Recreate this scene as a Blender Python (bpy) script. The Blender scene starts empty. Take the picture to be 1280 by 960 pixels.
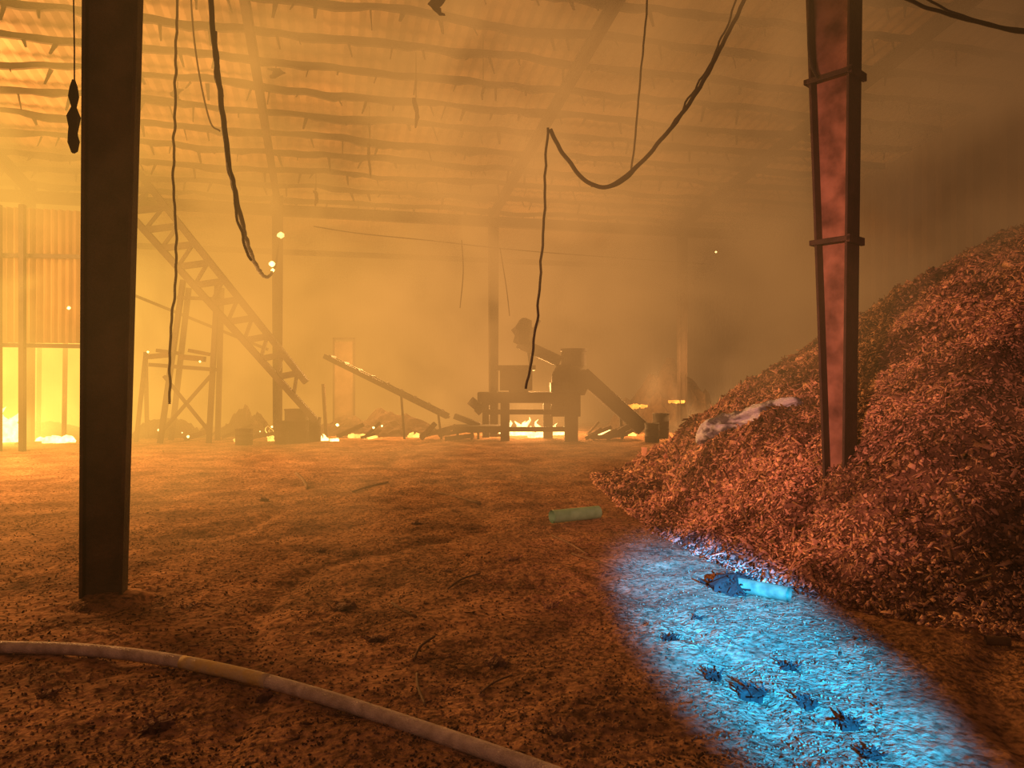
import bpy, math, random
import numpy as np
from mathutils import Vector, noise
random.seed(7); rng=np.random.default_rng(11)
scene=bpy.context.scene
try: scene.view_settings.view_transform='Standard'
except Exception: pass
CAMH=1.6; F=930.0
def at(px,py,d): return Vector(((px-640)*d/F, d, CAMH-(py-480)*d/F))
def gnd(px,py,z=0):
    d=(CAMH-z)*F/(py-480); return Vector(((px-640)*d/F,d,z))
# ------------------------------------------------------------ materials
def mat(name,col,rough=.8,metal=0,col2=None,scale=8,bump=.3,bscale=None,island=False,detail=8,spec=.3,bdist=.02,grit=False,lo=.35,hi=.65):
    m=bpy.data.materials.new(name); m.use_nodes=True; nt=m.node_tree; N=nt.nodes; L=nt.links
    b=N['Principled BSDF']; b.inputs['Roughness'].default_value=rough; b.inputs['Metallic'].default_value=metal
    b.inputs['Specular IOR Level'].default_value=spec
    tc=N.new('ShaderNodeTexCoord')
    nz=N.new('ShaderNodeTexNoise'); nz.inputs['Scale'].default_value=scale; nz.inputs['Detail'].default_value=detail
    L.new(tc.outputs['Object'],nz.inputs['Vector'])
    mx=N.new('ShaderNodeMix'); mx.data_type='RGBA'
    c2=col2 or tuple(c*.55 for c in col)
    mx.inputs[6].default_value=(*col,1); mx.inputs[7].default_value=(*c2,1)
    if island:
        g=N.new('ShaderNodeNewGeometry'); pw=N.new('ShaderNodeMath'); pw.operation='POWER'; pw.inputs[1].default_value=.6
        L.new(g.outputs['Random Per Island'],pw.inputs[0]); 
        r=N.new('ShaderNodeMapRange'); r.inputs[1].default_value=.4; r.inputs[2].default_value=.62; r.inputs[3].default_value=-.25; r.inputs[4].default_value=.3
        L.new(nz.outputs['Fac'],r.inputs[0])
        ad=N.new('ShaderNodeMath'); ad.operation='ADD'; ad.use_clamp=True
        L.new(pw.outputs[0],ad.inputs[0]); L.new(r.outputs[0],ad.inputs[1]); L.new(ad.outputs[0],mx.inputs[0])
    else:
        r=N.new('ShaderNodeMapRange'); r.inputs[1].default_value=lo; r.inputs[2].default_value=hi
        L.new(nz.outputs['Fac'],r.inputs[0]); L.new(r.outputs[0],mx.inputs[0])
    colout=mx.outputs[2]
    if bump:
        n2=N.new('ShaderNodeTexNoise'); n2.inputs['Scale'].default_value=bscale or scale*4; n2.inputs['Detail'].default_value=8
        L.new(tc.outputs['Object'],n2.inputs['Vector'])
        bp=N.new('ShaderNodeBump'); bp.inputs['Strength'].default_value=bump; bp.inputs['Distance'].default_value=bdist
        h=n2.outputs['Fac']
        if grit:
            vo=N.new('ShaderNodeTexVoronoi'); vo.inputs['Scale'].default_value=30; vo.inputs['Randomness'].default_value=1
            L.new(tc.outputs['Object'],vo.inputs['Vector'])
            ms=N.new('ShaderNodeMath'); ms.operation='MULTIPLY_ADD'; ms.inputs[1].default_value=-.4
            L.new(vo.outputs['Distance'],ms.inputs[0]); L.new(h,ms.inputs[2]); h=ms.outputs[0]
            # pit shade between soil crumbs painted into the colour, smoother trodden patches between them
            n3=N.new('ShaderNodeTexNoise'); n3.inputs['Scale'].default_value=22; n3.inputs['Detail'].default_value=5; L.new(tc.outputs['Object'],n3.inputs['Vector'])
            r3=N.new('ShaderNodeMapRange'); r3.inputs[1].default_value=.36; r3.inputs[2].default_value=.56; r3.inputs[3].default_value=.4; r3.inputs[4].default_value=1.1; L.new(n3.outputs['Fac'],r3.inputs[0])
            vm=N.new('ShaderNodeVectorMath'); vm.operation='SCALE'; L.new(colout,vm.inputs[0]); L.new(r3.outputs[0],vm.inputs['Scale']); colout=vm.outputs[0]
            n4=N.new('ShaderNodeTexNoise'); n4.inputs['Scale'].default_value=1.1; n4.inputs['Detail'].default_value=3; L.new(tc.outputs['Object'],n4.inputs['Vector'])
            r4=N.new('ShaderNodeMapRange'); r4.inputs[1].default_value=.4; r4.inputs[2].default_value=.6; r4.inputs[3].default_value=.3; r4.inputs[4].default_value=1; L.new(n4.outputs['Fac'],r4.inputs[0]); L.new(r4.outputs[0],bp.inputs['Strength'])
        L.new(h,bp.inputs['Height']); L.new(bp.outputs['Normal'],b.inputs['Normal'])
    L.new(colout,b.inputs['Base Color'])
    return m
def emis(name,col,st):
    m=bpy.data.materials.new(name); m.use_nodes=True; nt=m.node_tree; N=nt.nodes; L=nt.links
    N.clear(); o=N.new('ShaderNodeOutputMaterial'); e=N.new('ShaderNodeEmission')
    tc=N.new('ShaderNodeTexCoord'); nz=N.new('ShaderNodeTexNoise'); nz.inputs['Scale'].default_value=6
    L.new(tc.outputs['Object'],nz.inputs['Vector'])
    mr=N.new('ShaderNodeMapRange'); mr.inputs[1].default_value=.3; mr.inputs[2].default_value=.7; mr.inputs[3].default_value=st*.5; mr.inputs[4].default_value=st*1.4
    L.new(nz.outputs['Fac'],mr.inputs[0]); L.new(mr.outputs[0],e.inputs['Strength'])
    e.inputs['Color'].default_value=(*col,1); L.new(e.outputs[0],o.inputs['Surface']); return m
M_char=mat('charred_metal',(.026,.017,.012),.75,0,scale=5)
M_colD=mat('sooty_column_steel',(.10,.06,.033),.9,0,(.04,.024,.014),scale=4,bump=.8,bscale=40)
M_red=mat('red_oxide_paint',(.33,.165,.11),.75,0,(.10,.045,.03),scale=4,bump=.4)
M_purl=mat('charred_purlin',(.03,.018,.010),.9,0,scale=4)
M_roof=mat('scorched_roof_sheet',(.30,.19,.105),.8,0,(.09,.055,.03),scale=.7,bump=.2)
M_wall=mat('smoky_wall_sheet',(.16,.10,.06),.9,0,(.10,.06,.035),scale=.5)
M_tin=mat('corrugated_tin',(.28,.19,.10),.7,0,(.18,.11,.06),scale=1)
M_mud=mat('muddy_floor',(.42,.22,.122),.95,0,(.19,.097,.056),scale=1.6,bump=1,bscale=40,spec=.03,bdist=.035,grit=True)
M_chip=mat('wood_chips',(.80,.44,.30),.85,0,(.09,.04,.026),scale=1.4,island=True,bump=.3,bscale=60,spec=.1)
M_gchip=mat('ground_chips',(.32,.175,.10),.95,0,(.06,.032,.02),scale=4,island=True,bump=0,spec=.03)
M_hose=mat('hose_jacket',(.60,.46,.40),.7,0,(.36,.26,.22),scale=14,bump=.5,bscale=120)
M_hosey=mat('hose_yellow_band',(.55,.36,.12),.7,0,(.5,.38,.25),scale=14)
M_cable=mat('burnt_cable',(.025,.016,.012),.8,scale=20)
M_rope=mat('frayed_rope',(.05,.03,.018),.9,scale=20)
M_pvc=mat('green_pvc',(.25,.50,.33),.5,0,(.16,.36,.22),scale=8,bump=.1)
M_pvc2=mat('dull_teal_pvc',(.16,.18,.10),.6,0,(.06,.09,.055),scale=12,bump=.1)
M_cloth=mat('fold_shaded_sack',(.52,.52,.63),.8,0,(.07,.06,.10),scale=3.2,detail=4,bump=.9,bscale=9,bdist=.06,lo=.47,hi=.57)  # dark second colour paints fold shade onto the white, spread by noise
M_wood=mat('charred_timber',(.06,.035,.02),.9,scale=9)
M_soot=mat('charred_bark',(.035,.022,.018),.95,scale=9,spec=.02)
M_stick=mat('broken_stick',(.20,.115,.065),.9,scale=12)
M_panel=mat('pale_door_sheet',(.14,.09,.055),.8,scale=2)
M_flame=emis('flame',(1,.50,.09),4.0)
M_hot=emis('white_hot_flame',(1,.66,.20),9.0)
M_ember=emis('ember',(1,.32,.04),3)
# ------------------------------------------------------------ mesh helpers
def link(o): scene.collection.objects.link(o); return o
def tag(o,label,cat,group=None,kind=None):
    o['label']=label; o['category']=cat
    if group: o['group']=group
    if kind: o['kind']=kind
    return o
class MB:
    def __init__(s): s.v=[]; s.f=[]
    def add(s,v,f):
        k=len(s.v); s.v+= [Vector(p) for p in v]; s.f+=[[i+k for i in q] for q in f]; return s
    def hexa(s,b,t):
        return s.add(list(b)+list(t),[(3,2,1,0),(4,5,6,7),(0,1,5,4),(1,2,6,5),(2,3,7,6),(3,0,4,7)])
    def box(s,c,sx,sy,sz,rz=0):
        c=Vector(c); ca,sa=math.cos(rz),math.sin(rz)
        q=[(-1,-1),(1,-1),(1,1),(-1,1)]
        pts=[Vector((c.x+(a*sx*ca-b*sy*sa)/2,c.y+(a*sx*sa+b*sy*ca)/2,0)) for a,b in q]
        return s.hexa([Vector((p.x,p.y,c.z-sz/2)) for p in pts],[Vector((p.x,p.y,c.z+sz/2)) for p in pts])
    def beam(s,p,q,w,h=None,up=Vector((0,0,1)),taper=1):
        p=Vector(p);q=Vector(q);h=h or w; d=(q-p).normalized()
        if abs(d.dot(up))>.95: up=Vector((0,1,0))
        a=d.cross(up).normalized(); b=a.cross(d).normalized()
        r=[(-1,-1),(1,-1),(1,1),(-1,1)]
        return s.hexa([p+a*(i*w/2)+b*(j*h/2) for i,j in r],[q+a*(i*w/2*taper)+b*(j*h/2*taper) for i,j in r])
    def tube(s,pts,r,seg=8,rad=None,cap=True):
        pts=[Vector(p) for p in pts]; n=len(pts); vs=[];fs=[]
        up=Vector((0,0,1)); prev=None
        for i,p in enumerate(pts):
            d=(pts[min(i+1,n-1)]-pts[max(i-1,0)]).normalized()
            if prev is None:
                a=d.cross(Vector((0.1,1,.2)) if abs(d.y)<.9 else up).normalized()
            else:
                a=(prev-d*prev.dot(d)).normalized()
            prev=a; b=d.cross(a); rr=rad[i] if rad else r
            for k in range(seg):
                t=2*math.pi*k/seg; vs.append(p+a*math.cos(t)*rr+b*math.sin(t)*rr)
        for i in range(n-1):
            for k in range(seg):
                k2=(k+1)%seg; fs.append((i*seg+k,i*seg+k2,(i+1)*seg+k2,(i+1)*seg+k))
        if cap: fs.append(tuple(range(seg-1,-1,-1))); fs.append(tuple((n-1)*seg+k for k in range(seg)))
        return s.add(vs,fs)
    def lathe(s,c,prof,seg=20,jit=0):
        c=Vector(c); vs=[];fs=[]
        for (r,z) in prof:
            for k in range(seg):
                t=2*math.pi*k/seg; rr=r*(1+jit*(random.random()-.5)); vs.append(c+Vector((rr*math.cos(t),rr*math.sin(t),z)))
        n=len(prof)
        for i in range(n-1):
            for k in range(seg):
                k2=(k+1)%seg; fs.append((i*seg+k,i*seg+k2,(i+1)*seg+k2,(i+1)*seg+k))
        fs.append(tuple(range(seg-1,-1,-1))); fs.append(tuple((n-1)*seg+k for k in range(seg)))
        return s.add(vs,fs)
    def obj(s,name,m,base=(0,0,0),parent=None,smooth=False,bevel=0):
        base=Vector(base)
        me=bpy.data.meshes.new(name); me.from_pydata([tuple(p-base) for p in s.v],[],s.f); me.materials.append(m)
        me.validate(); me.update()
        if smooth:
            for p in me.polygons: p.use_smooth=True
        o=bpy.data.objects.new(name,me); link(o)
        if parent: o.parent=parent
        else: o.location=base
        if bevel:
            bv=o.modifiers.new('bevel','BEVEL'); bv.width=bevel; bv.segments=2; bv.limit_method='ANGLE'
        return o
def empty(name,base):
    e=bpy.data.objects.new(name,None); e.empty_display_size=.2; e.location=base; return link(e)
def spline(pts,n=8):
    pts=[Vector(p) for p in pts]; P=[pts[0]*2-pts[1]]+pts+[pts[-1]*2-pts[-2]]; out=[]
    for i in range(1,len(P)-2):
        for k in range(n):
            t=k/n; a,b,c,d=P[i-1],P[i],P[i+1],P[i+2]
            out.append(.5*((2*b)+(c-a)*t+(2*a-5*b+4*c-d)*t*t+(3*b-a-3*c+d)*t**3))
    out.append(pts[-1]); return out
# ------------------------------------------------------------ building grid
TH=math.radians(14); U=Vector((math.cos(TH),math.sin(TH),0)); V=Vector((-math.sin(TH),math.cos(TH),0))
O2=Vector((-6.68,21.2,0)); BAY=6.3; ZE=7.07; SL=.156
def G(s,t,z):
    p=O2+U*s-V*t; return Vector((p.x,p.y,z))
def roofz(t): return ZE+SL*t if t<17 else ZE+SL*17-(t-17)*SL
# ---- floor
def groundz(x,y):
    v=Vector((x,y,0))
    z=.035*noise.noise(v*.5)+.025*noise.noise(v*1.3+Vector((9,0,0)))+.018*noise.noise(v*3.7)
    r=noise.noise(Vector((x*.35+y*.12,y*.2-x*.1,4)))
    z-=.03*math.exp(-(r/.05)**2)
    if y<14:
        a=max(0,min(1,.5+2.2*noise.noise(v*.9+Vector((3,3,3)))))
        z+=(.016*noise.noise(v*8)+.020*abs(noise.noise(v*15)))*(.35+.65*a)
    return z
ys=np.concatenate([np.linspace(-5,1.8,12),np.geomspace(2,36,520)])
xs=np.concatenate([np.linspace(-24,-6,60)[:-1],np.linspace(-6,5,520),np.linspace(5,20,40)[1:]])
nx,ny=len(xs),len(ys)
vs=[(x,y,groundz(x,y)) for y in ys for x in xs]
fs=[(j*nx+i,j*nx+i+1,(j+1)*nx+i+1,(j+1)*nx+i) for j in range(ny-1) for i in range(nx-1)]
me=bpy.data.meshes.new('floor'); me.from_pydata(vs,[],fs); me.materials.append(M_mud)
for p in me.polygons: p.use_smooth=True
fl=link(bpy.data.objects.new('floor',me)); fl['kind']='structure'; fl['label']='rough muddy brown ground littered with debris'
# ---- ceiling
mb=MB(); n=260
def roofsheet(t0,t1,dz):
    vs=[];fs=[]
    for j,t in enumerate((t0,t1)):
        for i in range(n+1):
            s=-14+34*i/n; vs.append(G(s,t,roofz(t)+dz+.04*(i%2)))
    for i in range(n): fs.append((i,i+1,n+2+i,n+1+i))
    mb.add(vs,fs)
roofsheet(-9,17,.22); roofsheet(17,28,.22)
o=mb.obj('ceiling',M_roof); o['kind']='structure'; o['label']='scorched corrugated roof sheeting'
def wall(name,s0,t0,s1,t1,z0,z1,m,lab,nseg=120,amp=.05):
    mb=MB(); vs=[];fs=[]; a=G(s0,t0,0);b=G(s1,t1,0); nn=Vector((-(b-a).y,(b-a).x,0)).normalized()
    for i in range(nseg+1):
        p=a.lerp(b,i/nseg)+nn*amp*(i%2)
        zz=z1 if not callable(z1) else z1(t0+(t1-t0)*i/nseg)
        vs+= [Vector((p.x,p.y,z0)),Vector((p.x,p.y,zz))]
    for i in range(nseg): fs.append((2*i,2*i+2,2*i+3,2*i+1))
    mb.add(vs,fs); o=mb.obj(name,m); o['kind']='structure'; o['label']=lab; return o
wall('wall_back',-14,-9,20,-9,-.1,5.9,M_wall,'smoke-hidden sheet metal rear wall')
wall('wall_right',17,-9,17,20,-.1,lambda t:roofz(t)+.2,M_wall,'dark sheet metal side wall')
wall('wall_left',-14,-9,-14,20,-.1,lambda t:roofz(t)+.2,M_wall,'fire-lit sheet metal side wall')
# ---- purlins
for i in range(17):
    t=-.5+1.0*i
    mb=MB(); N_=150; s0,s1=-13.5,16.5
    ph=random.random()*99
    top=roofz(t)+.12
    vs=[];fs=[]
    for j in range(N_+1):
        s=s0+(s1-s0)*j/N_
        h=.13+.09*noise.noise(Vector((s*1.1,ph,0)))+.08*max(0,noise.noise(Vector((s*4,ph,3))))
        sag=.11*noise.noise(Vector((s*.5,ph,7)))+.04*noise.noise(Vector((s*2,ph,1)))
        for (dt,dz) in ((-.04,0),(.04,0),(.04,-h),(-.04,-h)): vs.append(G(s,t+dt,top-.06+sag+dz))
    for j in range(N_):
        for q in range(4):
            q2=(q+1)%4; fs.append((j*4+q,j*4+q2,(j+1)*4+q2,(j+1)*4+q))
    mb.add(vs,fs)
    s=s0+random.random()
    while s<s1:
        L_=random.uniform(.08,.36); w=random.uniform(.03,.10); sk=random.uniform(-.12,.12)
        a=G(s,t,top-.15); b=G(s+sk,t+.05,top-.2-L_)
        mb.beam(a,b,w,.03,up=V,taper=.45); s+=random.uniform(.3,1.0)
    o=mb.obj('roof_purlin',M_purl,base=G(0,t,top))
    tag(o,'warped charred roof purlin with ragged hanging remnants','roof purlin','charred purlins under the roof')
# ---- rafters
for i in range(-1,4):
    s=i*BAY; bs=G(s,0,roofz(0)); e=empty('roof_rafter',bs)
    a=G(s,-.2,roofz(-.2)-.28); b=G(s,17,roofz(17)-.28); up=Vector((0,0,1))
    MB().beam(a,b,.03,.26).obj('web',M_purl,bs,e)
    for dz in (.14,-.14): MB().beam(a+up*dz,b+up*dz,.14,.03).obj('flange',M_purl,bs,e)
    tag(e,'long sloping steel rafter darkened by smoke','roof rafter','sloping rafters')
# ---- hanging sheet scraps
for (px,py,d,h,w) in [(520,122,15,.6,.09),(462,178,17,.8,.07),(549,-4,10,.24,.17),(345,85,15,.2,.25),(395,238,20,.4,.10),(222,110,15,.25,.2),(604,105,14.5,.3,.07)]:
    a=at(px,py,d); tt=(O2-Vector((a.x,a.y,0))).dot(V); top=Vector((a.x,a.y,roofz(tt)+.1)); a.z=min(a.z,top.z-.05)
    mb=MB(); mb.beam(top,a,.015,.015)
    k=9; L1=[];R1=[]
    for i in range(k):
        f=i/(k-1); ww=w*(.5+.25*random.random())*(1-.6*f**2); off=w*.3*math.sin(f*5+px)
        L1.append(a+Vector((off-ww,0.02*math.sin(f*7),-h*f))); R1.append(a+Vector((off+ww*random.uniform(.4,1),0,-h*f-.03*random.random())))
    pts=L1+R1; mb.add(pts+[q+Vector((0,.015,0)) for q in pts],[(i,i+1,k+i+1,k+i) for i in range(k-1)]+[(2*k+k+i,2*k+k+i+1,2*k+i+1,2*k+i) for i in range(k-1)])
    tag(mb.obj('roof_scrap',M_purl,base=top),'torn dark scrap dangling from the burnt roof','roof scrap','dangling roof scraps')
# ---- far columns
for i in range(-1,4):
    b=G(i*BAY,0,0); e=empty('steel_column',b)
    for sgn in (-1,1):
        MB().hexa([b+U*(sgn*.11+dx)+V*dy for dx,dy in ((-.012,-.1),(.012,-.1),(.012,.1),(-.012,.1))],
                  [b+U*(sgn*.14+dx)+V*dy+Vector((0,0,ZE-.1)) for dx,dy in ((-.012,-.1),(.012,-.1),(.012,.1),(-.012,.1))]).obj('flange',M_char,b,e)
    MB().hexa([b+U*dx+V*dy for dx,dy in ((-.11,-.012),(.11,-.012),(.11,.012),(-.11,.012))],
              [b+U*dx+V*dy+Vector((0,0,ZE-.1)) for dx,dy in ((-.14,-.012),(.14,-.012),(.14,.012),(-.14,.012))]).obj('web',M_char,b,e)
    MB().box(b+Vector((0,0,.03)),.5,.4,.08,TH).obj('base_plate',M_char,b,e)
    tag(e,'smoke-veiled steel column under the eave beam','steel column','distant steel columns')
b=G(-13,0,6.75); e=empty('eave_beam',b)
MB().beam(G(-13,0,6.55),G(16,0,6.55),.04,.26).obj('web',M_purl,b,e)
for dz in (-.13,.13): MB().beam(G(-13,0,6.55+dz),G(16,0,6.55+dz),.2,.04).obj('flange',M_purl,b,e)
tag(e,'long horizontal steel eave beam across the columns','steel beam')
b=G(-13,-4,5.9)
tag(MB().beam(G(-13,-4,6.05),G(16,-4,6.05),.1,.18).obj('roof_purlin',M_purl,b),'faint horizontal purlin behind the eave beam','roof purlin','charred purlins under the roof')
# ---- near tapered columns
def column(base,wb,wt,zt,mf,mw,z0,lab,brackets,fw=.2,ang=14,lean=0):
    e=empty('tapered_column',base); zb=z0
    an=math.radians(ang); u=Vector((math.cos(an),math.sin(an),0)); v=Vector((-u.y,u.x,0))
    H=zt-zb
    def ring(z,dx0,dx1,dy):
        k=Vector((lean*(z-zb),0,z-base.z))
        return [base+u*a+v*b+k for a,b in ((dx0,-dy),(dx1,-dy),(dx1,dy),(dx0,dy))]
    for sg in (-1,1):
        MB().hexa(ring(zb,sg*wb/2-.012,sg*wb/2+.012,fw/2),ring(zt,sg*wt/2-.012,sg*wt/2+.012,fw/2)).obj('flange',mf,base,e,bevel=.004)
    MB().hexa(ring(zb,-wb/2,wb/2,.012),ring(zt,-wt/2,wt/2,.012)).obj('web',mw,base,e)
    for z in brackets:
        w=wb+(wt-wb)*(z-zb)/H; k=base+Vector((lean*(z-zb),0,z-base.z))
        mb=MB()
        mb.box(k-v*(fw/2+.015),w+.10,.03,.05,an)
        mb.box(k+u*(w/2+.03),.04,fw+.06,.075,an)
        mb.box(k-u*(w/2+.03),.04,fw+.06,.05,an)
        mb.obj('clamp_bracket',mf,base,e,bevel=.006)
    tag(e,lab,'steel column'); return e
cl=Vector((-3.02,5.5,0))
e=column(cl,.26,.45,9.6,M_colD,M_colD,-.05,'dark sooty tapered column standing in muddy ground',[],fw=.17,lean=.016)
mb=MB(); mb.lathe(cl+Vector((.05,-.02,-.06)),[(.42,0),(.34,.045),(.27,.06),(.21,.10),(.17,.11),(.05,.12)],30,.35)
mb.obj('mud_footing',M_mud,cl,e,True)
crb=Vector((3.13,7.1,.45))
M_colR=mat('blackened_flange_steel',(.05,.025,.02),.7,scale=6)
column(crb,.17,.60,9.4,M_colR,M_red,.45,'red-painted tapered steel column rising from the chip pile',[2.95,4.5],fw=.27,ang=-48,lean=-.012)
# ------------------------------------------------------------ chip pile
foot=np.array([(1.55,12.7),(1.55,11.0),(1.62,9.3),(1.80,7.4),(2.2,5.9),(2.9,4.95),(4.5,4.35),(7,4.0),(14,3.8),(14,19),(7.5,19),(4.4,16),(2.5,14.1)])
def pdist(x,y):
    x=np.asarray(x,float);y=np.asarray(y,float)
    d=np.full(x.shape,1e9); inside=np.zeros(x.shape,bool); n=len(foot)
    for i in range(n):
        ax,ay=foot[i];bx,by=foot[(i+1)%n]; ex,ey=bx-ax,by-ay
        t=np.clip(((x-ax)*ex+(y-ay)*ey)/(ex*ex+ey*ey),0,1)
        d=np.minimum(d,np.hypot(x-ax-t*ex,y-ay-t*ey))
        c=((ay>y)!=(by>y))&(x<(bx-ax)*(y-ay)/(by-ay+1e-12)+ax); inside^=c
    return np.where(inside,d,-d)
def nz(x,y,s,o=0): return noise.noise(Vector((x*s+o,y*s,o)))
def pileh(x,y):
    d=float(pdist(x,y)); d+=.22*nz(x,y,.9,5)+.12*nz(x,y,2.5,8)
    if d<0: return -.06+d*.3
    yf=max(0,min(1,(y-7.3)/3.0))
    k=1-.03*yf+.02*yf*max(0,min(1,(d-2.0)/3.0))
    h=.72*k*d*min(1,.55+d*.35)
    h=9.5*math.tanh(h/9.5)
    return h+.10*nz(x,y,.8,21)*min(1,d*.6)+.09*nz(x,y,1.6,1)*min(1,d)+.07*nz(x,y,4.5,2)+.04*nz(x,y,11,3)
gx=np.linspace(1,10.5,200); gy=np.linspace(3.6,17.6,220)
H=np.array([[pileh(x,y) for x in gx] for y in gy])
def hgt(x,y):
    fx=np.clip((np.asarray(x)-gx[0])/(gx[1]-gx[0]),0,len(gx)-1.001); fy=np.clip((np.asarray(y)-gy[0])/(gy[1]-gy[0]),0,len(gy)-1.001)
    i=fx.astype(int);j=fy.astype(int);a=fx-i;b=fy-j
    return H[j,i]*(1-a)*(1-b)+H[j,i+1]*a*(1-b)+H[j+1,i]*(1-a)*b+H[j+1,i+1]*a*b
def hit(px,py):
    d=3.
    while d<25:
        p=at(px,py,d)
        if p.z<max(0,float(hgt(np.array(p.x),np.array(p.y))) if 1<p.x<10.5 and 3.6<p.y<17.2 else 0): return p
        d+=.02
    return at(px,py,d)
def chipmesh(x,y,z,nrm,L_,W_,T_,tilt):
    n=len(x)
    ns=nrm+rng.normal(0,1,(n,3))*tilt; ns/=np.linalg.norm(ns,axis=1)[:,None]
    r=rng.normal(0,1,(n,3)); a=np.cross(ns,r); a/=np.linalg.norm(a,axis=1)[:,None]; b=np.cross(ns,a)
    c=np.stack([x,y,z],1)
    sg=np.array([(-1,-1,-1),(1,-1,-1),(1,1,-1),(-1,1,-1),(-1,-1,1),(1,-1,1),(1,1,1),(-1,1,1)],float)
    jit=rng.uniform(.35,1.2,(n,8))
    v=c[:,None,:]+a[:,None,:]*(sg[None,:,0]*L_[:,None]*jit)[:,:,None]+b[:,None,:]*(sg[None,:,1]*W_[:,None]*jit)[:,:,None]+ns[:,None,:]*(sg[None,:,2]*T_[:,None])[:,:,None]
    f=np.array([(3,2,1,0),(4,5,6,7),(0,1,5,4),(1,2,6,5),(2,3,7,6),(3,0,4,7)])
    faces=(np.arange(n)*8)[:,None,None]+f[None]
    return v.reshape(-1,3),faces.reshape(-1,4)
n=120000
x=rng.uniform(1.1,9.6,n*3); y=3.9+rng.power(1.0,n*3)*12.9
keep=(pdist(x,y)>-.22)&(rng.random(n*3)<np.clip(1.35-(y-4)*.1,.2,1)); x=x[keep][:n]; y=y[keep][:n]
h0=hgt(x,y); z=np.maximum(h0,0)
dx=(hgt(x+.05,y)-h0)/.05; dy=(hgt(x,y+.05)-h0)/.05
nr=np.stack([-dx,-dy,np.ones_like(dx)],1); nr/=np.linalg.norm(nr,axis=1)[:,None]
k=len(x); u_=rng.random(k)
L_=.010+.036*u_**2+np.where(rng.random(k)<.06,rng.uniform(.02,.06,k),0); W_=rng.uniform(.005,.017,k)*np.where(rng.random(k)<.2,1.9,1); T_=rng.uniform(.0015,.005,k)
L_*=np.clip(y/7.5,.85,1.5); W_*=np.clip(y/7.5,.9,1.6)
cv,cf=chipmesh(x,y,z+rng.uniform(-.005,.055,k),nr,L_,W_,T_,.5)
gv=np.array([(X,Y,H[j,i]) for j,Y in enumerate(gy) for i,X in enumerate(gx)])
gn=len(gx)
gf=np.array([(j*gn+i,j*gn+i+1,(j+1)*gn+i+1,(j+1)*gn+i) for j in range(len(gy)-1) for i in range(gn-1)])
def npmesh(name,v,f,m):
    me=bpy.data.meshes.new(name); me.vertices.add(len(v)); me.vertices.foreach_set('co',v.astype(np.float32).ravel())
    me.loops.add(f.size); me.loops.foreach_set('vertex_index',f.astype(np.int32).ravel())
    me.polygons.add(len(f)); me.polygons.foreach_set('loop_start',np.arange(0,f.size,4,dtype=np.int32))
    me.update(calc_edges=True); me.validate(); me.materials.append(m)
    return link(bpy.data.objects.new(name,me))
o=npmesh('wood_chip_pile',np.concatenate([cv,gv]),np.concatenate([cf,gf+len(cv)]),M_chip)
M_under=mat('packed_wood_dust',(.26,.13,.085),.95,0,(.07,.032,.022),scale=6,bump=1,bscale=40)
o.data.materials.append(M_under)
mi=np.zeros(len(cf)+len(gf),dtype=np.int32); mi[len(cf):]=1; o.data.polygons.foreach_set('material_index',mi)
tag(o,'tall sloping heap of shredded reddish wood chips','wood chip pile',kind='stuff')
n=22000
d=3+rng.random(n)**1.5*15; x=rng.uniform(-.72,.5,n)*d; y=d
keep=pdist(x,y)<-.05; x=x[keep];y=y[keep]
z=np.array([groundz(a,b) for a,b in zip(x,y)]); k=len(x)
nr=np.tile([0,0,1.],(k,1)); c=rng.random(k)<.025
cv,cf=chipmesh(x,y,z+.002,nr,rng.uniform(.003,.009,k)*np.where(c,3.2,1),rng.uniform(.002,.006,k)*np.where(c,1.8,1),rng.uniform(.0015,.006,k),.35)
o=npmesh('ground_litter',cv,cf,M_gchip); tag(o,'scattered bark bits and crumbs over muddy ground','ground litter',kind='stuff')
# ------------------------------------------------------------ hose
R=.036; hz=.05
pts=[gnd(-120,806,hz),gnd(0,809,hz),gnd(100,812,hz),gnd(200,823,hz),gnd(300,843,hz),gnd(400,870,hz),gnd(500,902,hz),gnd(600,936,hz),gnd(690,968,hz),gnd(800,1012,hz),gnd(900,1060,hz)]
sp=spline(pts,14)
hb=sp[0].copy(); e=empty('fire_hose',hb)
MB().tube(sp,R,16).obj('hose_jacket',M_hose,hb,e,True)
MB().tube(sp[46:62],R+.001,16).obj('yellow_band',M_hosey,hb,e,True)
tag(e,'long pale dirty canvas fire hose curving over the mud','fire hose')
# ------------------------------------------------------------ cables
def cable(name,pts,r,m,lab,cat,wig=0,n=12,group=None,extend=True):
    P=[at(*p) for p in pts]
    if extend:
        a=P[0]; P=[Vector((a.x+(P[0]-P[1]).x*.6,a.y,a.z+1.6))]+P
    s=spline(P,n)
    if wig: s=[q+Vector((wig*noise.noise(q*6),wig*noise.noise(q*6+Vector((5,5,5))),0)) for q in s]
    o=MB().tube(s,r,7).obj(name,m,base=s[0],smooth=True)
    return tag(o,lab,cat,group)
cable('hanging_cable',[(264,0,8),(272,90,8),(283,180,8),(294,240,8.5),(308,300,9.5),(322,335,11.5),(335,346,14),(345,328,17.5),(349,297,20.9)],.03,M_cable,'thick black cable drooping toward the steel column','cable',.02)
cable('hanging_cable',[(270,40,8.1),(276,120,8.1),(288,215,8.1),(303,300,8.2),(314,325,8.4)],.016,M_cable,'thin black strand twisted beside thick cable','cable',.03,extend=False)
cable('hanging_rope',[(222,0,9),(219,120,9),(217,220,9),(221,300,9),(219,350,9),(213,430,9),(212,505,9)],.016,M_rope,'long frayed rope hanging straight down','rope',.018,20)
cable('hanging_wire',[(239,0,10),(247,80,10),(262,150,10),(275,164,10)],.012,M_cable,'thin curved burnt wire','wire')
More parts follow.
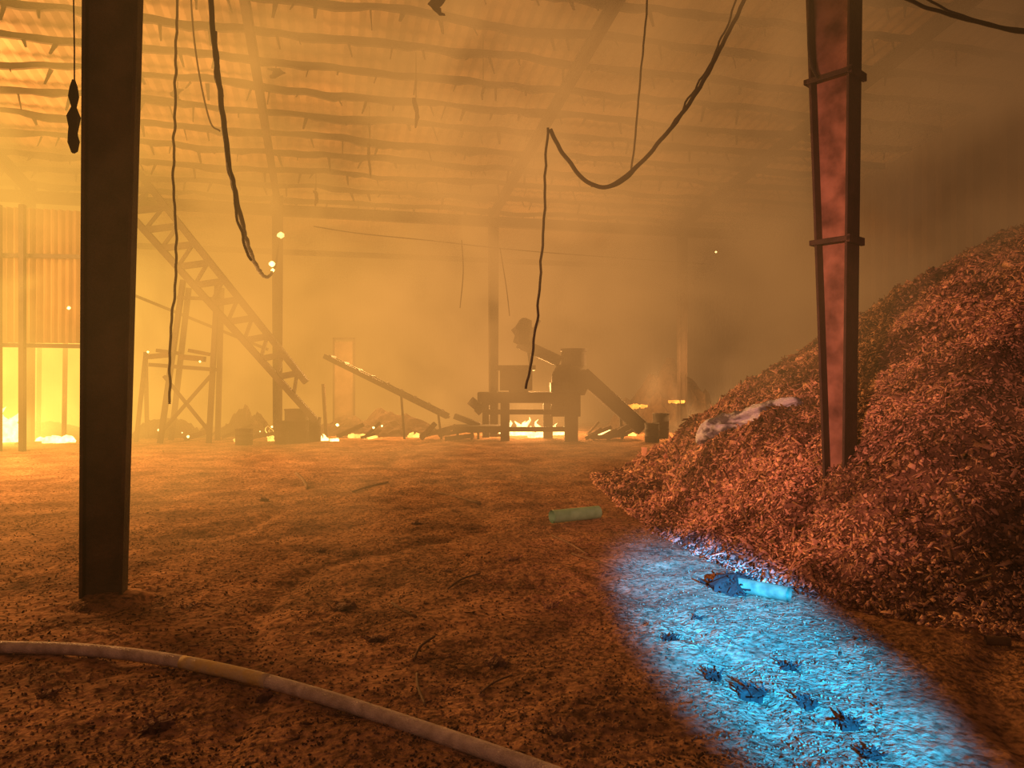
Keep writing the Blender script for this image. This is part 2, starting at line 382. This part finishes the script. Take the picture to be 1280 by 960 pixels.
cable('draped_cable',[(935,-20,9),(905,50,9),(868,120,9),(822,180,9),(788,215,9),(757,234,9),(728,222,9),(703,190,9),(687,162,9)],.026,M_cable,'heavy black cable draped in a deep loop','cable',.02)
cable('draped_cable',[(925,-20,9.1),(893,65,9.1),(855,133,9.1),(810,195,9.1),(770,232,9.1),(740,232,9.1)],.013,M_cable,'thin strand following heavy draped cable','cable',.04)
cable('hanging_cable',[(684,160,9),(681,240,9),(677,320,9),(671,400,9),(664,450,9),(657,486,9)],.016,M_cable,'black cable end hanging over the machine','cable',.02,extend=False)
cable('hanging_wire',[(809,0,10),(801,90,10),(794,170,10),(789,214,10)],.014,M_cable,'straight thin wire hanging from roof','wire',.01)
cable('draped_cable',[(1095,-25,7),(1140,2,7),(1200,22,7),(1280,40,7),(1400,50,7)],.018,M_cable,'black cable swagged under the roof','cable',.02,extend=False)
cable('draped_cable',[(1125,-25,7.1),(1180,10,7.1),(1240,30,7.1),(1300,38,7.1),(1400,38,7.1)],.012,M_cable,'thin black cable swagged under the roof','cable',.02,extend=False)
cable('hanging_cable',[(1012,-10,6.9),(1011,50,6.9),(1014,80,6.9),(1022,96,6.95)],.015,M_cable,'short black cable clipped to red column','cable')
cable('sagging_wire',[(392,283,20),(450,292,20.3),(540,301,20.8),(640,312,21.4),(740,320,22),(880,330,23)],.016,M_cable,'thin sagging wire strung between columns','wire',extend=False)
cable('hanging_wire',[(577,300,20),(579,340,20),(575,385,20)],.014,M_cable,'thin wire hanging beneath beam','wire',extend=False)
cable('hanging_wire',[(625,310,20),(633,360,20),(637,395,20)],.014,M_cable,'thin wire hanging beneath beam','wire',extend=False)
b=at(92,0,6); e=empty('hanging_scrap',b)
MB().tube([b+Vector((0,0,1.5)),b,at(93,60,6),at(93,102,6)],.006,6).obj('wire',M_rope,b,e)
prof=[(.012,0),(.025,-.06),(.035,-.14),(.018,-.22),(.04,-.30),(.034,-.42),(.042,-.5),(.025,-.575),(.01,-.59)]
MB().lathe(at(92,100,6),prof,14,.8).obj('charred_rag',M_cable,b,e)
tag(e,'charred rag dangling on a thin wire','hanging rag')
# ------------------------------------------------------------ ladder-like conveyor
D=20
b=gnd(395,554); e=empty('lattice_conveyor',b)
def ux(y): return 178+(y-222)*.80
def lx(y): return 160+(y-265)*.90
MB().beam(at(ux(170),170,D),at(ux(478),478,D),.16,.16).obj('rail',M_char,b,e)
MB().beam(at(lx(215),215,D),at(lx(526),526,D),.16,.16).obj('rail',M_char,b,e)
for y_ in range(188,470,23):
    MB().beam(at(ux(y_)+3,y_+2,D),at(lx(y_+8)-3,y_+8,D),.12,.16).obj('rung',M_char,b,e)
    MB().beam(at(ux(y_),y_,D),at(lx(y_+31),y_+31,D),.08).obj('lattice_bar',M_char,b,e)
tag(e,'tall inclined ladder-like conveyor frame in silhouette','conveyor')
b=gnd(232,554); e=empty('support_stand',b)
for (x0,y0,x1,y1,dd) in ((229,350,200,554,20.2),(272,352,261,554,20.2),(236,360,214,550,21),(277,360,272,550,21)):
    MB().beam(at(x1,y1,dd),at(x0,y0,dd),.12).obj('leg',M_char,b,e)
for (x0,y0,x1,y1) in ((205,470,262,540),(263,470,202,540)): MB().beam(at(x0,y0,20.2),at(x1,y1,20.2),.08).obj('cross_brace',M_char,b,e)
MB().beam(at(190,456,20.2),at(268,462,20.2),.4,.10).obj('deck',M_char,b,e)
MB().beam(at(222,372,20.2),at(276,374,20.2),.09).obj('crossbar',M_char,b,e)
tag(e,'braced steel stand carrying the lattice conveyor','support stand')
for (x0,y0,x1,y1,w,dd) in ((186,446,215,443,.16,20.0),(196,438,226,442,.12,20.3),(225,446,256,449,.18,20.1),(236,438,262,443,.12,20.35)):
    p,q=at(x0,y0,dd),at(x1,y1,dd)
    tag(MB().beam(p,q,w,w*.8).obj('charred_board',M_wood,base=p),'charred board lying on the stand deck','board','charred boards on the stand')
p,q=at(160,366,21.5),at(335,437,21.5)
tag(MB().beam(p,q,.08).obj('sloping_bar',M_char,base=q),'thin sloping steel bar beneath the conveyor','steel bar')
b=gnd(550,549); e=empty('belt_conveyor',b)
p,q=at(408,447,22),at(560,522,21.5)
MB().beam(p,q,.5,.06).obj('belt_bed',M_char,b,e)
for o_ in (-.28,.28): MB().beam(p+Vector((0,o_,.05)),q+Vector((0,o_,.05)),.05,.12).obj('side_rail',M_char,b,e)
for t in (.62,.92):
    c=p.lerp(q,t); MB().beam(c,Vector((c.x+.1,c.y,0)),.06).obj('leg',M_char,b,e)
for t in np.linspace(.05,.95,9):
    c=p.lerp(q,t); MB().tube([c+Vector((0,-.3,.1)),c+Vector((0,.3,.1))],.05,8).obj('roller',M_char,b,e)
tag(e,'low inclined belt conveyor feeding the machine','conveyor')
# ------------------------------------------------------------ machine
D=21.5; b=gnd(655,549); b.y=D; e=empty('pellet_mill',b)
M_mach=mat('sooty_machine_steel',(.022,.013,.009),.7,.2,scale=3)
def mbox(name,x0,y0,x1,y1,dep,dy=0,bev=.02,parent=None):
    a=at(x0,y0,D);c=at(x1,y1,D); m=MB().box(((a.x+c.x)/2,D+dy,(a.z+c.z)/2),abs(c.x-a.x),dep,abs(a.z-c.z))
    return m.obj(name,M_mach,b,parent or e,bevel=bev)
mbox('table_frame',598,490,722,503,1.4); 
for (x0,x1,dy) in ((602,611,.6),(626,637,-.6),(680,692,.5),(704,720,-.6)): mbox('leg',x0,502,x1,550,.2,dy,.01)
mbox('crossbar',604,511,718,517,.1,-.6); mbox('crossbar',636,532,710,538,.1,-.6)
mbox('foot_tray',568,531,632,539,.9,-.2)
h=mbox('square_hopper',625,461,665,488,.8); mbox('rim',621,457,669,463,.95,parent=h,bev=.01); mbox('motor_block',636,486,660,494,.6)
c=at(712,0,D); zf=lambda py: CAMH-(py-480)*D/F
pr=[(.44,zf(494)),(.52,zf(486)),(.52,zf(468)),(.42,zf(460)),(.36,zf(456))]
dr=MB().lathe((c.x,D,0),pr,26).obj('mixing_drum',M_mach,b,e,True)
MB().lathe((at(717,0,D).x,D,0),[(.36,zf(458)),(.36,zf(440)),(.39,zf(439)),(.39,zf(436)),(.33,zf(436)),(.3,zf(445))],26).obj('top_collar',M_mach,b,dr)
mbox('gear_housing',688,478,724,520,.9)
p,q=at(648,428,D),at(700,452,D)
MB().tube([p,q],.17,16).obj('feed_pipe',M_mach,b,e,True)
MB().lathe(at(655,432,D),[(.12,0),(.26,.10),(.24,.3),(.30,.45),(.22,.55),(.18,.72),(.05,.8)],12,.6).obj('blower_head',M_mach,b,e)
MB().tube([at(646,425,D),at(668,412,D),at(674,400,D)],.06,8).obj('bent_pipe',M_mach,b,e,True)
MB().beam(at(660,436,D),at(664,462,D),.08).obj('strut',M_mach,b,e)
ch=MB().beam(at(728,468,D),at(803,536,D),.5,.42).obj('discharge_chute',M_mach,b,e,bevel=.02)
MB().beam(at(733,462,D),at(806,529,D),.62,.05).obj('chute_lip',M_mach,b,ch)
MB().beam(at(775,512,D),at(778,549,D),.08).obj('leg',M_mach,b,e)
MB().beam(at(596,516,D),at(622,490,D),.5,.2).obj('side_chute',M_mach,b,e)
MB().beam(at(568,520,D),at(600,532,D),.4,.15).obj('side_tray',M_mach,b,e)
for (x_,y_) in ((572,538),(598,538),(590,526)): MB().beam(at(x_,y_,D),at(x_,549,D),.07).obj('leg',M_mach,b,e)
MB().tube([at(588,500,D)+Vector((0,-.2,0)),at(600,510,D)+Vector((0,-.2,0))],.13,14).obj('drive_motor',M_mach,b,e,True)
tag(e,'sooty industrial wood pellet machine with hopper and chute','machine')
# ------------------------------------------------------------ barrels, debris, heaps
def barrel(px,d,r,h,lab):
    c=gnd(px,480+CAMH*F/d)
    b=c.copy(); e=empty('metal_drum',b)
    MB().lathe(c,[(r,0),(r*1.0,h*.32),(r*1.05,h*.34),(r,h*.36),(r,h*.65),(r*1.05,h*.67),(r,h*.69),(r,h)],22).obj('body',M_char,b,e,True)
    MB().lathe(c,[(r*1.04,h-.02),(r*1.04,h+.02),(r*.9,h+.02),(r*.9,h-.02)],22).obj('rim',M_char,b,e)
    tag(e,lab,'drum','scorched metal drums')
barrel(371,20.3,.32,.9,'scorched metal drum beside steel column'); barrel(352,19.8,.18,.6,'small scorched drum beside steel column'); barrel(391,20.8,.22,.65,'small scorched drum near fire')
barrel(305,19.6,.22,.4,'squat scorched drum among rubble'); barrel(826,22.4,.24,.7,'scorched drum beside burning heap'); barrel(815,20.5,.2,.5,'scorched drum beside the chute')
def heap(name,px,d,rx,ry,h,m,lab,cat):
    c=gnd(px,480+CAMH*F/d); vs=[];fs=[]; n=30; o1=random.random()*50
    for j in range(n+1):
        for i in range(n+1):
            a=i/n*2-1; bq=j/n*2-1; r=math.hypot(a,bq); zz=max(0,1-r)**.8*h*(1+.6*noise.noise(Vector((a*3+o1,bq*3,0))))+ (.25*h*noise.noise(Vector((a*9+o1,bq*9,2))) if r<.9 else 0)
            vs.append(Vector((c.x+a*rx,c.y+bq*ry,zz-.04 if r<1 else -.06)))
    for j in range(n):
        for i in range(n): fs.append((j*(n+1)+i,j*(n+1)+i+1,(j+1)*(n+1)+i+1,(j+1)*(n+1)+i))
    return tag(MB().add(vs,fs).obj(name,m,base=c),lab,cat)
heap('rubble_heap',210,22.4,1.2,.6,.7,M_wood,'low heap of charred rubble under the stand','rubble')
heap('rubble_heap',310,23.0,.95,.6,.8,M_wood,'low heap of charred rubble beside drums','rubble')
heap('rubble_heap',470,23.2,2.4,.8,.8,M_wood,'long low heap of smouldering rubble','rubble')
heap('burning_heap',838,26.0,2.3,1.0,2.2,M_wood,'burning mound of debris with glowing embers','burning heap')
heap('rubble_heap',925,22.2,1.5,1.0,1.0,M_wood,'dark mound of debris by the chip pile','rubble')
heap('rubble_heap',70,23.2,2.2,1.0,.4,M_wood,'low burning rubble along the wall','rubble')
for (x0,y0,x1,y1,d) in ((170,548,182,445,20.5),(184,548,182,440,21.5),(80,545,82,420,21),(48,545,50,380,22),(408,545,404,480,22),(152,545,160,478,22)):
    p,q=at(x0,y0,d),at(x1,y1,d); p.z=0
    tag(MB().beam(p,q,.09).obj('charred_post',M_wood,base=p),'thin charred upright post in the smoke','post','charred posts in the smoke')
for i in range(34):
    px=random.choice([random.uniform(150,330),random.uniform(365,560),random.uniform(730,800)]); d=random.uniform(20.6,22.6)
    p=gnd(px,480+CAMH*F/d); a=random.uniform(-.5,.5); L2=random.uniform(.3,1.0)
    p.z=.06; q=p+Vector((math.cos(a)*L2,math.sin(a)*L2*.5,random.uniform(.05,.45)))
    tag(MB().beam(p,q,random.uniform(.06,.13)).obj('charred_plank',M_wood,base=p),'charred plank lying in the rubble','plank','charred planks in the rubble')
b=Vector((at(430,0,24.5).x,24.5,0)); e=empty('sheet_door',b)
MB().box(b+Vector((0,0,1.5)),.62,.05,3.0).obj('panel',M_panel,b,e)
MB().box(b+Vector((-.33,0,1.55)),.06,.1,3.15).box(b+Vector((.33,0,1.55)),.06,.1,3.15).box(b+Vector((0,0,3.1)),.72,.1,.06).obj('frame',M_char,b,e)
tag(e,'pale sheet door in a dark frame behind smoke','door')
vs=[];fs=[]; n=112
a=at(-70,255,18);c=at(104,264,18.4)
for i in range(n+1):
    p=a.lerp(c,i/n); dy=.09*math.cos(i*math.pi*.33); 
    vs+=[Vector((p.x,p.y+dy,p.z)),Vector((p.x,p.y+dy,CAMH-(428-480)*18/F))]
for i in range(n): fs.append((2*i,2*i+1,2*i+3,2*i+2))
pan=MB().add(vs,fs).obj('corrugated_panel',M_tin,base=a)
tag(pan,'ribbed corrugated tin cladding glowing in firelight','corrugated panel')
for y_ in (318,430):
    p,q=at(-70,y_,17.8),at(106,y_+3,18.2); tag(MB().beam(p,q,.06,.1).obj('girt_rail',M_char,base=p),'horizontal rail across the corrugated cladding','rail','wall rails')
for x_ in (-2,28):
    q=at(x_,256,17.75); p=Vector((q.x,q.y,0)); tag(MB().beam(p,q,.12).obj('wall_post',M_char,base=p),'slim steel post carrying the tin cladding','post','cladding posts')
# ------------------------------------------------------------ sack
p0=hit(874,560); p1=hit(1002,510); up=Vector((0,0,1))
vs=[];fs=[];nu,nv=130,44
ax=(p1-p0); L0=ax.length; an=ax.normalized(); sd=Vector((-.55,-.6,.58)); sd=(sd-an*sd.dot(an)).normalized(); nn=an.cross(sd).normalized()
if nn.y>0: nn=-nn
for i in range(nu+1):
    a=i/nu
    w=(.03+.29*math.sin(math.pi*a)**.5)*(1+.5*noise.noise(Vector((a*3,0,3))))
    for j in range(nv):
        th=2*math.pi*j/nv; c_,s_=math.cos(th),math.sin(th)
        ridge=abs(noise.noise(Vector((a*2.2,c_*3.2+a*3,s_*2.6))))
        ridge2=abs(noise.noise(Vector((a*4,c_*6+a*5,s_*5))))
        cr=1.1-1.1*ridge-.6*ridge2
        pp=p0+an*(a*L0)+up*(.06+.04*math.sin(a*7))+sd*(c_*w*(cr*.4+.65))+nn*(s_*w*.55*cr)
        vs.append(pp)
for i in range(nu):
    for j in range(nv):
        j2=(j+1)%nv; fs.append((i*nv+j,i*nv+j2,(i+1)*nv+j2,(i+1)*nv+j))
o=MB().add(vs,fs).obj('plastic_sack',M_cloth,base=p0,smooth=True)
tag(o,'crumpled white plastic sack with painted fold shade draped on wood chips','sack')
def pipe(p,q,r,name,m,lab):
    d=(q-p); pts=[p,p+d*.25,p+d*.5,p+d*.75,q]
    mb=MB().tube(pts,r,20,cap=False); mb.tube([q]+pts[::-1][1:],r*.84,20,cap=False)
    o=mb.obj(name,m,base=p,smooth=True)
    return tag(o,lab,'pipe')
p,q=gnd(690,646,.08),gnd(748,640,.08)
pipe(p,q,.075,'plastic_pipe',M_pvc,'short green plastic pipe lying on the mud')
p,q=gnd(986,743,.06),gnd(908,728,.06)
pipe(p,q,.055,'plastic_pipe',M_pvc2,'short dull teal plastic pipe half buried in chips')
def clump(px,py,r,h,lab,nb=40,m=None):
    c=gnd(px,py); e=MB(); pr=[(r,-.03),(r*.9,h*.4),(r*.6,h*.8),(r*.2,h)]
    e.lathe(c,pr,18,.7); 
    for i in range(nb):
        a=random.uniform(0,6.28); rr=r*math.sqrt(random.random())*1.2; p=c+Vector((rr*math.cos(a),rr*math.sin(a),h*(1-rr/r/1.3)))
        e.beam(p,p+Vector((random.uniform(-.07,.07),random.uniform(-.07,.07),random.uniform(0,.05)))*(r/.16)**.5,.012*(r/.16)**.5)
    tag(e.obj('mud_clump',m or M_under,base=c),lab,'clump','mud clumps')
clump(918,738,.17,.13,'dark charred clump of mud and bark beside pipe',90,M_soot)
for (a,c,r) in ((838,800,.05),(893,847,.05),(940,865,.06),(985,835,.045),(1010,880,.05),(870,775,.04),(1060,905,.05),(1090,945,.04)):
    clump(a,c,r,.018,'small dark clod on the blue-lit ground',24,M_soot)
for (a,c) in ((560,715),(470,800),(330,870),(240,760),(690,760),(620,830),(760,870),(400,690),(520,655),(200,905),(60,870),(700,920),(560,600),(330,625),(430,760),(640,700)):
    clump(a,c,random.uniform(.03,.08),random.uniform(.015,.035),'small brown clod of trodden mud',14)
for (x0,y0,x1,y1,r,z1) in ((517,826,543,806,.008,.05),(521,845,532,893,.007,.03),(715,690,775,715,.010,.02),(690,668,735,695,.010,.02),(545,615,600,628,.015,.03),(440,612,485,605,.015,.02),(385,610,370,600,.025,.12),(600,870,640,850,.006,.02),(560,740,600,722,.008,.02),(520,775,490,760,.01,.04)):
    p,q=gnd(x0,y0),gnd(x1,y1); p.z=groundz(p.x,p.y)+.01; q.z=groundz(q.x,q.y)+z1
    m_=p.lerp(q,.5)+Vector((random.uniform(-.03,.03),0,.01))
    tag(MB().tube(spline([p,m_,q],5),r,7).obj('wood_stick',M_stick,base=p,smooth=True),'broken stick lying on the mud','stick','sticks on the mud')
p,q=gnd(1232,800,.03),gnd(1262,802,.03)
o=pipe(p,q,.028,'wood_peg',M_stick,'short pale wood peg on the ground'); o['category']='peg'
for (px,py,a,L2) in ((935,655,1.9,.3),(1180,735,.4,.3),(1205,640,2.2,.3),(1100,560,.6,.25),(1075,680,.2,.3),(1240,520,2.5,.3)):
    p=hit(px,py); q=p+Vector((math.cos(a)*L2,-.1,math.sin(a)*L2*.6+.05))
    tag(MB().tube([p,p.lerp(q,.5),q],.012,6).obj('wood_splinter',M_stick,base=p),'pale splinter sticking out of chips','splinter','splinters in the chip pile')
# ------------------------------------------------------------ flames
def flame(px,d,w,h,m=M_flame,z0=0,n=5,lab='small orange flame licking over the rubble'):
    c=gnd(px,480+CAMH*F/d); c.z=z0; mb=MB()
    for i in range(n):
        x=w*((i+.5)/n-.5)+random.uniform(-.1,.1)*w; hh=h*random.uniform(.35,1); rr=w/n*random.uniform(.6,1.1)
        pts=[c+Vector((x+.2*hh*math.sin(k*1.1+i*2),random.uniform(-.05,.05),hh*k/6)) for k in range(7)]
        rad=[rr*v*random.uniform(.8,1.2) for v in (.7,1,.85,.6,.42,.22,.03)]
        mb.tube(pts,rr,8,rad=rad)
    mb.tube([c+Vector((-w*.5,0,.03)),c+Vector((0,0,.04)),c+Vector((w*.5,0,.03))],.04,6)
    return tag(mb.obj('flame',m,base=c,smooth=True),lab,'flame','flames in the rubble')
for a in [(-12,20.5,1.5,1.4,M_hot),(16,20.8,.8,.7,M_hot),(68,20.5,1.0,.16,M_hot),(300,20.5,.3,.12,M_flame),(338,20.9,.15,.5,M_flame),(404,21,.3,.2,M_hot),(418,20.8,.25,.12,M_hot),(455,22.0,.8,.12,M_flame),(520,22.2,.5,.2,M_flame),
          (645,23.1,.9,.5,M_hot),(668,23.3,.8,.6,M_hot),(693,23.2,.5,.4,M_hot),(672,22.5,.6,.22,M_hot),(785,22.8,.5,.25,M_flame),(757,23,.7,.3,M_hot)]:
    flame(*a)
for (px,d,z,w,h) in ((790,24.2,.85,1.0,.10),(845,24.2,1.0,.5,.08),(878,23.4,.5,.5,.12)): flame(px,d,w,h,M_ember,z,9)
def spark(px,py,d,r,lab='tiny glowing ember spot'):
    mb=MB(); c=at(px,py,d); mb.lathe(c,[(r*.2,-r),(r,-.3*r),(r,.4*r),(r*.3,r)],8,.5)
    tag(mb.obj('ember',M_hot,base=c),lab,'ember','glowing embers')
for a in ((351,294,20.8,.09),(340,330,15.5,.06),(341,338,15.6,.04),(895,315,23,.03),(86,385,17.6,.04),(185,440,19.9,.03),(250,452,19.9,.03)): spark(*a)
for i in range(14): spark(random.uniform(180,520),random.uniform(530,546),20.4+random.random(),random.uniform(.015,.045))
# ------------------------------------------------------------ smoke filling the hall; its own emission stands in for firelit glow
sm=MB().box((-1.5,14.5,5.0),46,43,11.4).obj('smoke_haze',M_wall,base=(0,0,0))
m=bpy.data.materials.new('smoke_volume'); m.use_nodes=True; nt=m.node_tree; N=nt.nodes; L=nt.links; N.clear()
out=N.new('ShaderNodeOutputMaterial')
tc=N.new('ShaderNodeNewGeometry'); sx=N.new('ShaderNodeSeparateXYZ'); L.new(tc.outputs['Position'],sx.inputs[0])
def mr(src,a,b,c,d,smooth=True):
    n=N.new('ShaderNodeMapRange'); n.interpolation_type='SMOOTHSTEP' if smooth else 'LINEAR'
    for i,v in enumerate((a,b,c,d)): n.inputs[i+1].default_value=v
    L.new(src,n.inputs[0]); return n.outputs[0]
def ma(op,a,b):
    n=N.new('ShaderNodeMath'); n.operation=op
    for i,v in enumerate((a,b)):
        if isinstance(v,(int,float)): n.inputs[i].default_value=v
        else: L.new(v,n.inputs[i])
    return n.outputs[0]
nzn=N.new('ShaderNodeTexNoise'); nzn.inputs['Scale'].default_value=.36; nzn.inputs['Detail'].default_value=3; nzn.inputs['Distortion'].default_value=.7; L.new(tc.outputs['Position'],nzn.inputs['Vector'])
cl_=mr(nzn.outputs['Fac'],.38,.62,0,1)
dens=mr(sx.outputs[1],3,18,.004,.125)
dens=ma('MULTIPLY',dens,mr(sx.outputs[0],-9,1,.8,1.05))
dens=ma('MULTIPLY',dens,mr(sx.outputs[2],.5,4.5,.40,1.1))
dens=ma('MULTIPLY',dens,ma('ADD',ma('MULTIPLY',cl_,2.1),.12))
dens=ma('ADD',dens,ma('MULTIPLY',mr(sx.outputs[0],-6,.5,.030,0),mr(sx.outputs[1],2.5,7,0,1)))
dens=ma('ADD',dens,mr(sx.outputs[1],23.5,28,0,.3))
rf=N.new('ShaderNodeValToRGB'); L.new(mr(sx.outputs[0],-16,14,0,1,False),rf.inputs[0])  # firelight painted into the smoke colour, bright at left to dark at right
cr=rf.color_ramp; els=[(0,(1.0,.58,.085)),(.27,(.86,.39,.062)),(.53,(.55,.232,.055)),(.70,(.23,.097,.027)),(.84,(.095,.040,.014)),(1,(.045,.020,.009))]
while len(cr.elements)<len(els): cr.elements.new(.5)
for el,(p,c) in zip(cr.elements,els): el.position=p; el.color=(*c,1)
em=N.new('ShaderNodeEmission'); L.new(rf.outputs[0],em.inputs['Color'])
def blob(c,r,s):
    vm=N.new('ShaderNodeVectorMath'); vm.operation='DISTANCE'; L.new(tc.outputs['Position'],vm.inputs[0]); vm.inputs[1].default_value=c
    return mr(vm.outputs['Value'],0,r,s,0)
g=ma('ADD',blob((-14.5,20,.8),7.5,3.6),blob((.8,23.2,.4),2.6,4)); g=ma('ADD',g,blob((5.7,23.3,1.1),2.2,14)); g=ma('ADD',g,blob((-13.8,20,.2),2.8,12)); g=ma('ADD',g,1.0)  # extra glow put into the smoke emission around the fires
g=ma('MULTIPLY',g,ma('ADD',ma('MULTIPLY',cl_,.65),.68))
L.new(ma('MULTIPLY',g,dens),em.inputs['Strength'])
ab=N.new('ShaderNodeVolumeAbsorption'); ab.inputs['Color'].default_value=(0,0,0,1); L.new(dens,ab.inputs['Density'])
ad=N.new('ShaderNodeAddShader'); L.new(em.outputs[0],ad.inputs[0]); L.new(ab.outputs[0],ad.inputs[1]); L.new(ad.outputs[0],out.inputs['Volume'])
sm.data.materials.clear(); sm.data.materials.append(m)
tag(sm,'thick orange smoke filling the burning hall','smoke',kind='stuff')
w=bpy.data.worlds.new('World'); scene.world=w; w.use_nodes=True
w.node_tree.nodes['Background'].inputs[0].default_value=(.25,.12,.10,1); w.node_tree.nodes['Background'].inputs[1].default_value=.10
# ------------------------------------------------------------ lights
def light(name,typ,loc,col,en,size=.5,target=None,ang=None,blend=.5):
    l=bpy.data.lights.new(name,typ); l.color=col; l.energy=en
    if typ=='AREA': l.size=size
    else: l.shadow_soft_size=size
    if ang: l.spot_size=math.radians(ang); l.spot_blend=blend
    o=link(bpy.data.objects.new(name,l)); o.location=loc
    if target is not None: o.rotation_euler=(Vector(target)-Vector(loc)).to_track_quat('-Z','Y').to_euler()
    return o
OR=(1,.45,.13)
light('fire_light','POINT',(-12,14,4.5),OR,15000,1.6)
light('fire_light','POINT',(.8,23.6,1.2),OR,3000,.5)
light('fire_light','POINT',(-4.5,22.6,2.6),OR,3500,.8)
light('fire_light','POINT',(5,23,2.6),OR,2200,.4)
light('roof_fire_light','AREA',(-8,16,1.5),OR,2500,5,target=(-4,16,9))
light('beacon_light','SPOT',(-1.8,-1,2.2),(1,.35,.22),4300,.2,target=(2.8,10,2.2),ang=43,blend=1)
light('added_fill_light','AREA',(-1,-2.5,4.5),(1,.50,.33),70,2.5,target=(0,5,0))  # fill added behind the camera to brighten hose and foreground, no lamp there
light('torch_light','SPOT',(1.45,-10,4.2),(.008,.35,1),270000,.1,target=(1.5,4.7,0),ang=6.0,blend=1)
cam=bpy.data.cameras.new('camera'); cam.sensor_width=36; cam.lens=36*F/1280; cam.clip_end=200
co=link(bpy.data.objects.new('camera',cam)); co.location=(0,0,CAMH); co.rotation_euler=(math.pi/2,0,0); scene.camera=co
